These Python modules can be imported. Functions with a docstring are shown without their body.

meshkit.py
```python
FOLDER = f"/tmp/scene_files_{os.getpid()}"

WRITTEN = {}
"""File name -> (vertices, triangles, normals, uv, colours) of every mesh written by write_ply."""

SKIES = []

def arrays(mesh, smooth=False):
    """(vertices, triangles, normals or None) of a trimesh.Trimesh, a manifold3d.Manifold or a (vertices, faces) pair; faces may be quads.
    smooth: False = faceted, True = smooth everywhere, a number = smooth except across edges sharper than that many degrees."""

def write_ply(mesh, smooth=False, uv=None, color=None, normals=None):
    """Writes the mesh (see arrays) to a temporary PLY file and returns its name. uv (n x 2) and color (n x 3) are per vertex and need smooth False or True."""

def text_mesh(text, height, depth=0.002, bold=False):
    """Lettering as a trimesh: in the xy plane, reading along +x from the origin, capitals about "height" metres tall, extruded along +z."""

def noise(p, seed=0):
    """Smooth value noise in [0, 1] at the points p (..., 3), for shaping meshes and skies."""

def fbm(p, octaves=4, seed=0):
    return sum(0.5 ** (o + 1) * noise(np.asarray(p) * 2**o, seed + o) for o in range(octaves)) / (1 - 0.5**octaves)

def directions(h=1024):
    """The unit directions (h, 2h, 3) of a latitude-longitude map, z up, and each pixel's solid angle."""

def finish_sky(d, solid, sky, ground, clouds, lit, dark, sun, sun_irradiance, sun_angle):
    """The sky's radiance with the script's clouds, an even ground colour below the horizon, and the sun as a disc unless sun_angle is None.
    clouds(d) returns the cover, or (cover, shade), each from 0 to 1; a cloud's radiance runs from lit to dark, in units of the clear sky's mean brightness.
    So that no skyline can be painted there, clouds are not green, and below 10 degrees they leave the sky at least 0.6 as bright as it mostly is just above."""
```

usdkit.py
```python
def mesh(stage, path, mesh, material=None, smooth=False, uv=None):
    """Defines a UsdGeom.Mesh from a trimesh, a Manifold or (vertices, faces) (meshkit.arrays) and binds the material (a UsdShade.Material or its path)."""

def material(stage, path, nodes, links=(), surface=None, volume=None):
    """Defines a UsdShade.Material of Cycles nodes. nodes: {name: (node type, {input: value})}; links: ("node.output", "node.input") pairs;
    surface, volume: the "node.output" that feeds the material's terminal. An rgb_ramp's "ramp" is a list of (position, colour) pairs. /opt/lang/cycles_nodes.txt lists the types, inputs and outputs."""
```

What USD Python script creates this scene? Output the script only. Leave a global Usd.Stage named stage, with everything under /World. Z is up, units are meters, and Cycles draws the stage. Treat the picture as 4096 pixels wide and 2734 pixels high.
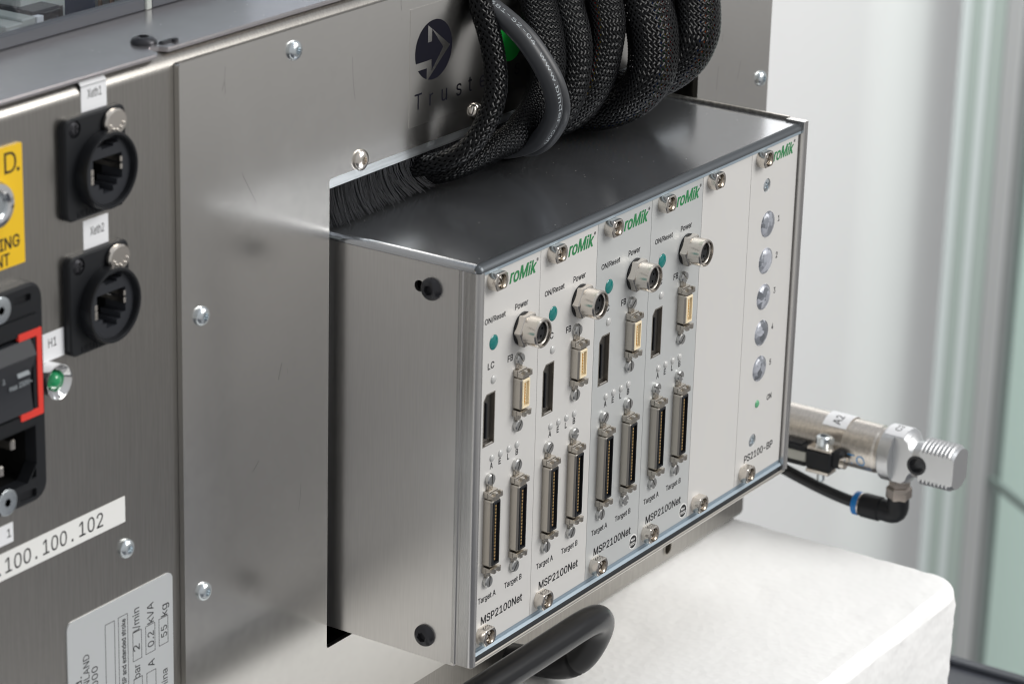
import math, random
import numpy as np, trimesh, manifold3d as m3
from shapely.geometry import Polygon, box as sbox, Point
from shapely import affinity, union_all
from pxr import Gf, Sdf, Usd, UsdGeom, UsdLux, UsdShade
import usdkit, meshkit

random.seed(7)
RNG = np.random.default_rng(7)
MM = 0.001
stage = Usd.Stage.CreateInMemory()
UsdGeom.SetStageUpAxis(stage, UsdGeom.Tokens.z)
UsdGeom.SetStageMetersPerUnit(stage, 1.0)
stage.SetDefaultPrim(UsdGeom.Xform.Define(stage, '/World').GetPrim())

# ------------------------------------------------------------------ camera
YAW, PITCH, ROLL = 0.995242, 0.345768, 0.028288
EYE = np.array([-763.593, -485.373, 422.529])
FOC = 11909.31 * 36 / 4096
_f = np.array([math.sin(YAW) * math.cos(PITCH), math.cos(YAW) * math.cos(PITCH), -math.sin(PITCH)])
_r = np.array([math.cos(YAW), -math.sin(YAW), 0.0])
_u = np.cross(_r, _f)
_r, _u = math.cos(ROLL) * _r + math.sin(ROLL) * _u, -math.sin(ROLL) * _r + math.cos(ROLL) * _u
cam = UsdGeom.Camera.Define(stage, '/World/camera')
cam.AddTransformOp().Set(Gf.Matrix4d(*[float(v) for row in ([*_r, 0], [*_u, 0], [*(-_f), 0], [*(EYE * MM), 1]) for v in row]))
cam.CreateFocalLengthAttr(FOC)
cam.CreateHorizontalApertureAttr(36.0)
cam.CreateVerticalApertureAttr(36.0 * 683 / 1024)
cam.CreateClippingRangeAttr(Gf.Vec2f(0.05, 50))
cam.CreateFStopAttr(22.0)
cam.CreateFocusDistanceAttr(float(np.dot(np.array([40, 0, 70]) - EYE, _f)) * MM)
cam.CreateExposureAttr(0.10)

# ------------------------------------------------------------------ light
def mat(name, nodes, links=(), surface='p.BSDF', volume=None):
    return usdkit.material(stage, '/World/Looks/' + name, nodes, links, surface, volume)

stage.DefinePrim('/World/Looks', 'Scope')
dome = UsdLux.DomeLight.Define(stage, '/World/room_light')
DOME = mat('room_glow', {'t': ('texture_coordinate', {}), 's': ('separate_xyz', {}), 'm': ('map_range', {'from_min': -1.0, 'from_max': 1.0, 'to_min': 0.0, 'to_max': 1.0}),
                         'r': ('rgb_ramp', {'ramp': [(0, (.34, .33, .32)), (.5, (.43, .43, .43)), (1, (.48, .49, .51))]}),
                         'b': ('background_shader', {'strength': 1.0})},
           [('t.generated', 's.vector'), ('s.z', 'm.value'), ('m.result', 'r.fac'), ('r.color', 'b.color')], surface='b.background')
UsdShade.MaterialBindingAPI.Apply(dome.GetPrim()).Bind(DOME)

def softbox(name, at, to, w, h, power, color=(1, 1, 1)):
    l = UsdLux.RectLight.Define(stage, '/World/' + name)
    at, to = np.array(at, float), np.array(to, float)
    z = (at - to) / np.linalg.norm(at - to)
    x = np.cross([0, 0, 1.0], z); x /= np.linalg.norm(x)
    y = np.cross(z, x)
    l.AddTransformOp().Set(Gf.Matrix4d(*[float(v) for row in ([*x, 0], [*y, 0], [*z, 0], [*(at * MM), 1]) for v in row]))
    l.CreateWidthAttr(w * MM); l.CreateHeightAttr(h * MM)
    l.CreateIntensityAttr(power); l.CreateColorAttr(Gf.Vec3f(*color))

softbox('key_softbox', (620, -1150, 860), (70, 0, 50), 900, 900, 7.2, (1, .98, .95))
softbox('ceiling_softbox', (330, -330, 1450), (60, 0, 60), 450, 450, 2.6, (.95, .98, 1))
softbox('background_softbox', (600, -200, 1600), (2600, 1300, 1600), 900, 900, 54.0, (1, .99, .98))

# ------------------------------------------------------------------ materials
def plain(name, color, rough=.5, metal=0., spec=.5, coat=0., **kw):
    return mat(name, {'p': ('principled_bsdf', {'base_color': color, 'roughness': rough, 'metallic': metal, 'specular_ior_level': spec, 'coat_weight': coat, **kw})})

def brushed(name, color, rough, streak=(900, 900, 14), amount=.10, bump=.04, tone=.12, metal=1., big=7., aniso=0.):
    """Brushed sheet metal: fine streaks in roughness and tone, broad cloudy handling marks."""
    c0, c1 = tuple(c * (1 - tone) for c in color), tuple(min(1, c * (1 + tone)) for c in color)
    return mat(name, {'g': ('geometry', {}), 'mp': ('mapping', {'scale': streak}), 'n': ('noise_texture', {'scale': 1.0, 'detail': 3.0}),
                      'n2': ('noise_texture', {'scale': big, 'detail': 4.0, 'roughness': .6}),
                      'mr': ('map_range', {'from_min': .3, 'from_max': .7, 'to_min': rough - amount / 2, 'to_max': rough + amount / 2}),
                      'mr2': ('map_range', {'from_min': .3, 'from_max': .7, 'to_min': -amount * .5, 'to_max': amount * .5}),
                      'ad': ('math', {'math_type': 'add'}),
                      'r': ('rgb_ramp', {'ramp': [(.25, c0), (.75, c1)]}), 'b': ('bump', {'strength': bump, 'distance': .0002}),
                      'p': ('principled_bsdf', {'metallic': metal})},
               [('g.position', 'mp.vector'), ('mp.vector', 'n.vector'), ('g.position', 'n2.vector'), ('n.fac', 'mr.value'), ('n2.fac', 'mr2.value'),
                ('mr.result', 'ad.value1'), ('mr2.result', 'ad.value2'), ('ad.value', 'p.roughness'), ('n.fac', 'r.fac'), ('r.color', 'p.base_color'),
                ('n.fac', 'b.height'), ('b.normal', 'p.normal')])

M = {}
def scuffed(name, color, rough):
    """Cover plate steel with sparse hairline scratches and soft smudges of its own."""
    c1 = tuple(c * .76 for c in color)
    return mat(name, {'g': ('geometry', {}), 'mp': ('mapping', {'scale': (1500, 1500, 60)}), 'n': ('noise_texture', {'scale': 1.0, 'detail': 3.0}),
                      'w': ('noise_texture', {'scale': 9.0, 'detail': 2.0}), 'm2': ('mapping', {'scale': (1, 0, .28)}), 'ad': ('vector_math', {'math_type': 'multiply_add', 'vector2': (.05, .0, .05)}),
                      'v': ('voronoi_texture', {'feature': 'distance_to_edge', 'scale': 19.0}), 'lt': ('math', {'math_type': 'less_than', 'value2': .0028}),
                      'k': ('noise_texture', {'scale': 55.0, 'detail': 2.0}), 'gt': ('math', {'math_type': 'greater_than', 'value2': .585}), 'mu': ('math', {'math_type': 'multiply'}),
                      'sm': ('noise_texture', {'scale': 13.0, 'detail': 5.0, 'roughness': .65}), 'mr': ('map_range', {'from_min': .3, 'from_max': .7, 'to_min': rough - .02, 'to_max': rough + .035}),
                      'r': ('rgb_ramp', {'ramp': [(0, color), (1, c1)]}), 'b': ('bump', {'strength': .002, 'distance': .0002}), 'p': ('principled_bsdf', {'metallic': 1.0})},
               [('g.position', 'mp.vector'), ('mp.vector', 'n.vector'), ('g.position', 'w.vector'), ('w.color', 'ad.vector1'), ('g.position', 'm2.vector'), ('m2.vector', 'ad.vector3'), ('ad.vector', 'v.vector'),
                ('v.distance', 'lt.value1'), ('g.position', 'k.vector'), ('k.fac', 'gt.value1'), ('lt.value', 'mu.value1'), ('gt.value', 'mu.value2'), ('mu.value', 'r.fac'), ('r.color', 'p.base_color'),
                ('g.position', 'sm.vector'), ('sm.fac', 'mr.value'), ('mr.result', 'p.roughness'), ('n.fac', 'b.height'), ('b.normal', 'p.normal')])
M['plate'] = scuffed('cover_plate_steel_scuffed', (.70, .685, .655), .205)
M['body'] = brushed('housing_steel', (.40, .385, .36), .27, (1300, 1300, 60), .02, .003, .014)
M['side'] = brushed('rack_side_steel', (.84, .82, .80), .30, (1500, 1500, 90), .008, .0, .004)
M['rail'] = brushed('rail_aluminium', (.64, .63, .62), .27, (900, 900, 14), .05, .012, .04)
def dusty(name, color, rough, streak, metal=.96, big=9.):
    """Polished sheet with sparse specks of dust lying on it."""
    return mat(name, {'g': ('geometry', {}), 'mp': ('mapping', {'scale': streak}), 'n': ('noise_texture', {'scale': 1.0, 'detail': 3.0}), 'n2': ('noise_texture', {'scale': big, 'detail': 4.0, 'roughness': .6}),
                      'mr': ('map_range', {'from_min': .3, 'from_max': .7, 'to_min': rough - .012, 'to_max': rough + .018}), 'v': ('voronoi_texture', {'scale': 520.0}), 's': ('separate_xyz', {}),
                      'lt': ('math', {'math_type': 'less_than', 'value2': .085}), 'gt': ('math', {'math_type': 'greater_than', 'value2': .90}), 'mu': ('math', {'math_type': 'multiply'}),
                      'r': ('rgb_ramp', {'ramp': [(0, color), (1, (.62, .61, .58))]}), 'me': ('map_range', {'to_min': metal, 'to_max': 0.0}), 'b': ('bump', {'strength': .006, 'distance': .0002}), 'p': ('principled_bsdf', {})},
               [('g.position', 'mp.vector'), ('mp.vector', 'n.vector'), ('g.position', 'n2.vector'), ('n2.fac', 'mr.value'), ('mr.result', 'p.roughness'), ('g.position', 'v.vector'), ('v.distance', 'lt.value1'),
                ('v.color', 's.vector'), ('s.x', 'gt.value1'), ('lt.value', 'mu.value1'), ('gt.value', 'mu.value2'), ('mu.value', 'r.fac'), ('r.color', 'p.base_color'), ('mu.value', 'me.value'), ('me.result', 'p.metallic'), ('n.fac', 'b.height'), ('b.normal', 'p.normal')])
M['top'] = dusty('rack_top_steel', (.56, .575, .60), .19, (60, 60, 60), .955)
M['lid'] = dusty('lid_steel', (.46, .44, .45), .22, (30, 1300, 1300), .93)
M['beige'] = brushed('edge_steel', (.66, .63, .58), .3, (12, 600, 600), .06, .02, .05)
M['blue_rail'] = plain('rail_pale_blue', (.33, .40, .455), .38, .4)
M['edge_dark'] = plain('dark_edge_steel', (.11, .12, .13), .36, .8)
M['gasket'] = plain('dark_gasket', (.03, .033, .037), .45)
def panel(name, c, metal, rough):
    return mat(name, {'g': ('geometry', {}), 'n': ('noise_texture', {'scale': 2600.0, 'detail': 2.0}), 'b': ('bump', {'strength': .08, 'distance': .00008}),
                      'n2': ('noise_texture', {'scale': 14.0, 'detail': 3.0}), 'r': ('rgb_ramp', {'ramp': [(.3, tuple(x * .97 for x in c)), (.7, c)]}),
                      'p': ('principled_bsdf', {'roughness': rough, 'metallic': metal})},
               [('g.position', 'n.vector'), ('n.fac', 'b.height'), ('b.normal', 'p.normal'), ('g.position', 'n2.vector'), ('n2.fac', 'r.fac'), ('r.color', 'p.base_color')])
M['panel'] = panel('satin_panel', (.69, .68, .66), .25, .42)
M['panel_cool'] = panel('satin_panel_cool', (.635, .65, .645), .45, .36)
M['nickel'] = plain('nickel', (.70, .655, .60), .2, 1.)
M['nickel_dull'] = plain('nickel_dull', (.52, .485, .435), .27, 1.)
M['zinc'] = plain('zinc_blue', (.68, .73, .76), .22, 1.)
M['steel_screw'] = plain('screw_steel', (.55, .55, .54), .3, 1.)
M['chrome'] = plain('chrome', (.82, .82, .82), .08, 1.)
M['black'] = plain('black_plastic', (.010, .011, .013), .42, spec=.3)
M['charcoal'] = plain('charcoal_plastic', (.022, .024, .029), .5, spec=.3)
M['black_gloss'] = plain('black_gloss', (.012, .013, .016), .2)
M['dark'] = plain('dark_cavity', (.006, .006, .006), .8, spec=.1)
M['black_screw'] = plain('blackened_steel', (.045, .045, .05), .32, .6)
M['powder'] = mat('black_powder_coat', {'g': ('geometry', {}), 'n': ('noise_texture', {'scale': 3000.0, 'detail': 2.0}), 'b': ('bump', {'strength': .12, 'distance': .0002}),
                                        'p': ('principled_bsdf', {'base_color': (.007, .0075, .009), 'roughness': .25, 'specular_ior_level': .4})},
                  [('g.position', 'n.vector'), ('n.fac', 'b.height'), ('b.normal', 'p.normal')])
M['port_dark'] = plain('port_interior', (.045, .042, .038), .3)
M['cream'] = plain('cream_insert', (.86, .74, .52), .4)
M['gold'] = plain('gold_contacts', (.95, .64, .26), .38, 1.)
M['ink'] = plain('black_print', (.012, .012, .014), .5, spec=.3)
M['ink_green'] = plain('green_print', (.018, .19, .06), .45)
M['ink_blue'] = plain('blue_print', (.04, .25, .55), .45)
M['ink_white'] = plain('white_print', (.33, .36, .38), .5)
M['ink_navy'] = plain('navy_print', (.006, .006, .011), .5, spec=.1)
M['green_lens'] = plain('teal_lens', (.0, .16, .15), .12, coat=.6)
M['lamp_green'] = plain('green_lamp_lens', (.01, .28, .10), .1, coat=.6)
M['led'] = plain('clear_led', (.50, .50, .49), .12, coat=.5)
M['led_green'] = plain('green_led', (.10, .36, .18), .15, coat=.5)
M['white'] = plain('white_label', (.82, .83, .85), .42)
M['paper'] = plain('paper_white', (.80, .80, .78), .5)
M['yellow'] = plain('warning_yellow', (.83, .52, .012), .4)
M['red'] = plain('red_plastic', (.72, .045, .03), .35)
M['silver_label'] = plain('silver_label', (.58, .60, .61), .38, .35)
M['film'] = plain('logo_film', (.68, .665, .635), .215, 1.)
M['film_green'] = plain('film_green', (.01, .30, .04), .35)
M['cable'] = plain('grey_cable_jacket', (.03, .032, .036), .42)
M['braid'] = plain('braid_filament', (.002, .0021, .0025), .12, spec=.17)
M['core'] = plain('cable_core', (.006, .006, .007), .6, spec=.2)
for n_, c_ in (('red', (.55, .015, .01)), ('orange', (.6, .12, .015)), ('yellow', (.55, .38, .02)), ('green', (.02, .28, .08)), ('blue', (.02, .10, .40))):
    M['wire_' + n_] = plain('wire_' + n_, tuple(v * .6 for v in c_), .5, spec=.2)
M['bristle'] = plain('brush_bristle', (.062, .063, .068), .3, spec=.6)
M['alu'] = plain('cast_aluminium', (.62, .63, .64), .36, 1.)
M['alu_strip'] = brushed('strip_aluminium', (.74, .78, .80), .34, (20, 500, 500), .08, .02, .05)
M['barrel'] = brushed('barrel_steel', (.66, .62, .57), .3, (500, 900, 500), .05, .02, .03)
M['tube'] = plain('black_air_hose', (.012, .013, .015), .18)
M['blue'] = plain('blue_ring', (.005, .18, .52), .3)
M['brown_nickel'] = plain('fitting_nickel', (.42, .37, .33), .22, 1.)
M['sensor'] = plain('sensor_grey', (.42, .42, .38), .4)
M['foam'] = mat('styrofoam', {'g': ('geometry', {}), 'v': ('voronoi_texture', {'scale': 280.0}), 'n': ('noise_texture', {'scale': 60.0, 'detail': 4.0}),
                              'b': ('bump', {'strength': .25, 'distance': .0006}), 'b2': ('bump', {'strength': .25, 'distance': .002}),
                              'p': ('principled_bsdf', {'base_color': (.92, .92, .91), 'roughness': .6, 'specular_ior_level': .3})},
                 [('g.position', 'v.vector'), ('g.position', 'n.vector'), ('v.distance', 'b.height'), ('n.fac', 'b2.height'), ('b2.normal', 'b.normal'), ('b.normal', 'p.normal')])
M['wall'] = plain('white_wall', (.80, .80, .80), .7)
M['wall_grey'] = plain('grey_wall', (.56, .55, .535), .7)
M['table'] = plain('dark_tabletop', (.05, .054, .066), .35)
M['floor'] = plain('grey_floor', (.30, .29, .28), .5)
M['hood_rail'] = plain('slate_frame', (.055, .06, .072), .4)
M['comp_grey'] = plain('terminal_grey', (.42, .445, .42), .5)
M['comp_dark'] = plain('relay_black', (.015, .016, .02), .2)
M['comp_blue'] = plain('dark_blue_part', (.01, .022, .05), .4)
M['copper'] = plain('copper_lead', (.75, .5, .35), .2, 1.)
M['smoke'] = mat('smoked_pane', {'f': ('fresnel', {'IOR': 1.45}), 'o': ('geometry', {}), 'w': ('math', {'math_type': 'subtract', 'value1': 1.0}), 'q': ('math', {'math_type': 'multiply'}), 't': ('transparent_bsdf', {'color': (.86, .88, .90)}), 'g': ('glossy_bsdf', {'color': (.8, .8, .82), 'roughness': .05}), 'm': ('mix_closure', {})},
                 [('f.fac', 'q.value1'), ('o.backfacing', 'w.value2'), ('w.value', 'q.value2'), ('q.value', 'm.fac'), ('t.BSDF', 'm.closure1'), ('g.BSDF', 'm.closure2')], surface='m.closure')
M['glass'] = mat('green_pane', {'f': ('fresnel', {'IOR': 1.45}), 'o': ('geometry', {}), 'w': ('math', {'math_type': 'subtract', 'value1': 1.0}), 'q': ('math', {'math_type': 'multiply'}), 't': ('transparent_bsdf', {'color': (.90, .95, .93)}), 'g': ('glossy_bsdf', {'color': (.8, .85, .84), 'roughness': .05}), 'm': ('mix_closure', {})},
                [('f.fac', 'q.value1'), ('o.backfacing', 'w.value2'), ('w.value', 'q.value2'), ('q.value', 'm.fac'), ('t.BSDF', 'm.closure1'), ('g.BSDF', 'm.closure2')], surface='m.closure')
M['shelf'] = mat('shelf_glass', {'f': ('fresnel', {'IOR': 1.12}), 'o': ('geometry', {}), 'w': ('math', {'math_type': 'subtract', 'value1': 1.0}), 'q': ('math', {'math_type': 'multiply'}), 't': ('transparent_bsdf', {'color': (.94, .97, .96)}), 'g': ('glossy_bsdf', {'color': (.8, .85, .84), 'roughness': .05}), 'm': ('mix_closure', {})},
                [('f.fac', 'q.value1'), ('o.backfacing', 'w.value2'), ('w.value', 'q.value2'), ('q.value', 'm.fac'), ('t.BSDF', 'm.closure1'), ('g.BSDF', 'm.closure2')], surface='m.closure')
M['seal'] = plain('grey_seal', (.16, .17, .17), .6)
M['shelf_edge'] = plain('shelf_edge_green', (.15, .19, .175), .5)
M['clear'] = mat('clear_cover', {'f': ('fresnel', {'IOR': 1.45}), 'o': ('geometry', {}), 'w': ('math', {'math_type': 'subtract', 'value1': 1.0}), 'q': ('math', {'math_type': 'multiply'}), 't': ('transparent_bsdf', {'color': (.90, .91, .93)}), 'g': ('glossy_bsdf', {'color': (1, 1, 1), 'roughness': .05}), 'm': ('mix_closure', {})},
                [('f.fac', 'q.value1'), ('o.backfacing', 'w.value2'), ('w.value', 'q.value2'), ('q.value', 'm.fac'), ('t.BSDF', 'm.closure1'), ('g.BSDF', 'm.closure2')], surface='m.closure')
M['reflector'] = mat('faceted_lens', {'g': ('geometry', {}), 'v': ('voronoi_texture', {'scale': 330.0, 'metric': 'manhattan'}), 's': ('separate_xyz', {}), 'r': ('rgb_ramp', {'ramp': [(0, (.10, .11, .125)), (.45, (.27, .285, .32)), (1, (.52, .54, .60))]}),
                                        'b': ('bump', {'strength': .35, 'distance': .0006}), 'p': ('principled_bsdf', {'roughness': .3, 'metallic': .2, 'coat_weight': .45, 'coat_roughness': .08})},
                     [('g.position', 'v.vector'), ('v.color', 's.vector'), ('s.x', 'r.fac'), ('r.color', 'p.base_color'), ('v.distance', 'b.height'), ('b.normal', 'p.normal')])
M['glass_edge'] = plain('glass_edge_green', (.29, .345, .32), .4)
M['glass_edge_pale'] = plain('glass_edge_pale', (.46, .51, .505), .4)
M['post_grey'] = plain('post_grey', (.30, .31, .31), .45)
M['display_back'] = plain('display_back', (.60, .645, .63), .6)

# ------------------------------------------------------------------ prims
ORIGIN, TAKEN = {}, set()
def numbered(path):
    if path not in TAKEN:
        TAKEN.add(path); return path
    k = 1
    while f'{path}_{k:03d}' in TAKEN:
        k += 1
    TAKEN.add(f'{path}_{k:03d}')
    return f'{path}_{k:03d}'

def data(path, **kw):
    p = stage.GetPrimAtPath(path)
    for k, v in kw.items():
        if v:
            p.SetCustomDataByKey(k, v)

def thing(name, label, cat, loc=(0, 0, 0), group=None):
    path = numbered('/World/' + name)
    x = UsdGeom.Xform.Define(stage, path)
    x.AddTranslateOp().Set(Gf.Vec3d(*[float(v) * MM for v in loc]))
    data(path, label=label, category=cat, group=group)
    ORIGIN[path] = np.array(loc, float)
    return path

def to_tm(m):
    if isinstance(m, trimesh.Trimesh):
        return m
    if isinstance(m, m3.Manifold):
        a = m.to_mesh()
        return trimesh.Trimesh(a.vert_properties[:, :3], a.tri_verts, process=False)
    if isinstance(m, (list, tuple)):
        return trimesh.util.concatenate([to_tm(x) for x in m])
    raise TypeError(type(m))

def part(parent, name, mesh, material, smooth=32, label=None, kind=None, category=None, group=None):
    """One Mesh prim under parent (None: top level); the mesh is in world millimetres."""
    mesh = to_tm(mesh)
    path = numbered((parent or '/World') + '/' + name)
    root = '/World/' + path.split('/')[2]
    o = ORIGIN.get(root, np.zeros(3))
    mesh = trimesh.Trimesh((np.asarray(mesh.vertices) - o) * MM, mesh.faces, process=False)
    usdkit.mesh(stage, path, mesh, M[material], smooth=smooth)
    data(path, label=label, kind=kind, category=category, group=group)
    return path

# ------------------------------------------------------------------ shapes (millimetres)
def bx(x0, x1, y0, y1, z0, z1, c=0.):
    """Box, its edges chamfered by c."""
    lo, hi = np.minimum([x0, y0, z0], [x1, y1, z1]), np.maximum([x0, y0, z0], [x1, y1, z1])
    if c <= 0:
        return trimesh.creation.box(bounds=[lo, hi])
    c = min(c, .49 * (hi - lo).min())
    pts = []
    for s in np.ndindex(2, 2, 2):
        p = np.where(s, hi, lo).astype(float); d = np.where(s, -1, 1) * c
        for k in range(3):
            q = p + d; q[k] = p[k]; pts.append(q)
    return trimesh.convex.convex_hull(np.array(pts))

XZ = np.array([[1, 0, 0, 0], [0, 0, -1, 0], [0, 1, 0, 0], [0, 0, 0, 1.]])     # (a,b,h) -> (a,-h,b): faces the front
YZ = np.array([[0, 0, 1, 0], [1, 0, 0, 0], [0, 1, 0, 0], [0, 0, 0, 1.]])      # (a,b,h) -> (h,a,b): along x
NX = np.array([[0, 0, -1, 0], [-1, 0, 0, 0], [0, 1, 0, 0], [0, 0, 0, 1.]])    # h goes towards -x

def ext(poly, h, frame=None, shift=(0, 0, 0)):
    polys = getattr(poly, 'geoms', [poly])
    m = trimesh.util.concatenate([trimesh.creation.extrude_polygon(g, h, engine='earcut') for g in polys])
    if frame is not None:
        m.apply_transform(frame)
    m.apply_translation(shift)
    return m

def ex(poly, y, h):
    """Polygon in (x, z) extruded from y towards the front by h."""
    return ext(poly, h, XZ, (0, y, 0))

def exc(poly, y, h, c=.3):
    """The same for a convex polygon, with its front edge chamfered."""
    a = np.array(poly.exterior.coords)[:-1]; b = np.array(poly.buffer(-c, join_style=2).exterior.coords)[:-1]
    pts = [(p[0], y, p[1]) for p in a] + [(p[0], y - h + c, p[1]) for p in a] + [(p[0], y - h, p[1]) for p in b]
    return trimesh.convex.convex_hull(np.array(pts))

def rrect(x0, x1, z0, z1, r, n=4):
    return sbox(x0 + r, z0 + r, x1 - r, z1 - r).buffer(r, quad_segs=n)

def circ(x, z, r, n=8):
    return Point(x, z).buffer(r, quad_segs=n)

def hexagon(x, z, r, a0=0.):
    return Polygon([(x + r * math.cos(a0 + k * math.pi / 3), z + r * math.sin(a0 + k * math.pi / 3)) for k in range(6)])

def lathe(profile, at, axis='-y', n=40):
    """Profile of (radius, height); the height runs along axis from at."""
    m = trimesh.creation.revolve(np.array(profile, float), sections=n)
    f = {'-y': np.array([[1, 0, 0], [0, 0, -1], [0, 1, 0.]]), '-x': np.array([[0, 0, -1], [-1, 0, 0], [0, 1, 0.]]), 'z': np.eye(3), '-z': np.array([[1, 0, 0], [0, -1, 0], [0, 0, -1.]]), 'y': np.array([[1, 0, 0], [0, 0, 1], [0, -1, 0.]])}[axis]
    m.vertices = m.vertices @ f.T + np.array(at, float)
    if m.volume < 0:
        m.invert()
    return m

def mani(m):
    m = to_tm(m).copy(); m.merge_vertices()
    return m3.Manifold(m3.Mesh(np.asarray(m.vertices, np.float32), np.asarray(m.faces, np.uint32)))

def cut(a, *bs):
    a = mani(a)
    for b in bs:
        a = a - mani(b)
    return to_tm(a)

def frames(path, up=(1, 0, 0), step=1.0):
    """Resampled smooth curve through the points, with tangents and two side vectors (the first stays near up)."""
    from scipy.interpolate import CubicSpline
    p = np.array(path, float)
    t = np.r_[0, np.cumsum(np.linalg.norm(np.diff(p, axis=0), axis=1) ** .5)]
    cs = CubicSpline(t, p)
    fine = cs(np.linspace(0, t[-1], 800))
    s = np.r_[0, np.cumsum(np.linalg.norm(np.diff(fine, axis=0), axis=1))]
    n = max(8, int(s[-1] / step))
    u = np.interp(np.linspace(0, s[-1], n), s, np.linspace(0, t[-1], 800))
    q = cs(u); d = cs(u, 1); d /= np.linalg.norm(d, axis=1)[:, None]
    a = np.array(up, float) - d * (d @ np.array(up, float))[:, None]
    a /= np.linalg.norm(a, axis=1)[:, None]
    return q, d, a, np.cross(d, a), np.linspace(0, s[-1], n)

def tube(path, r, up=(1, 0, 0), step=1.5, sides=20, r2=None):
    q, d, a, b, s = frames(path, up, step)
    th = np.arange(sides) * 2 * math.pi / sides
    v = q[:, None] + r * np.cos(th)[None, :, None] * a[:, None] + (r2 or r) * np.sin(th)[None, :, None] * b[:, None]
    n = len(q); i, j = np.meshgrid(np.arange(n - 1), np.arange(sides), indexing='ij')
    f = np.stack([i * sides + j, i * sides + (j + 1) % sides, (i + 1) * sides + (j + 1) % sides, (i + 1) * sides + j], -1).reshape(-1, 4)
    v = np.vstack([v.reshape(-1, 3), q[:1], q[-1:]])
    f = np.vstack([f[:, [0, 1, 2]], f[:, [0, 2, 3]]])
    k = np.arange(sides)
    f = np.vstack([f, np.stack([k * 0 + n * sides, (k + 1) % sides, k], 1), np.stack([k * 0 + n * sides + 1, (n - 1) * sides + k, (n - 1) * sides + (k + 1) % sides], 1)])
    return trimesh.Trimesh(v, f, process=False)

_TXT = {}
def raw_text(s, bold=False):
    if (s, bold) not in _TXT:
        m = meshkit.text_mesh(s, 1.0, .05, bold)
        _TXT[s, bold] = m
    return _TXT[s, bold].copy()

def text(s, cap, x, z, y, width=None, bold=False, shear=0., up=False, depth=.06):
    """Lettering on a surface facing the front (-y); up: reading upwards."""
    m = raw_text(s, bold)
    v = np.asarray(m.vertices).copy()
    lo, hi = v[:, 0].min(), v[:, 0].max()
    v[:, 1] *= cap
    v[:, 0] = (v[:, 0] - lo) * ((width - shear * cap if width else cap * (hi - lo)) / (hi - lo)) + shear * v[:, 1]
    w = v[:, 2] / .05 * depth - .02
    if up:
        o = np.stack([x - v[:, 1], y - w, z + v[:, 0]], 1)
    else:
        o = np.stack([x + v[:, 0], y - w, z + v[:, 1]], 1)
    return trimesh.Trimesh(o, m.faces, process=False)

def letters(parent, items, material, name='lettering'):
    for m in items:
        part(parent, name, m, material, smooth=False)

# ================================================================== setting
wallp = [(2600, 1500), (2600, 1106 + 70)] + [(2600 + 70 - 70 * math.cos(a), 1176 - 70 * math.sin(a)) for a in np.linspace(.05, math.pi / 2, 30)] + [(4600, 1106), (4600, 1500)]
wallp = [(2600, 3600)] + wallp[1:-1] + [(4600, 3600)]
part(None, 'wall', ext(Polygon(wallp), 3600, None, (0, 0, -1600)), 'wall', label='white wall panel with a rounded corner behind the machine', kind='structure')
part(None, 'floor', bx(-4000, 7000, -4000, 5000, -1640, -1600), 'floor', label='pale grey floor', kind='structure')
part(None, 'table', [bx(-700, 364, -520, 700, -190, -160, 3), bx(358, 364, -520, 700, -160.5, -157.5, .8)], 'table', label='dark slate tabletop under the white foam block', kind='structure')

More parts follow.
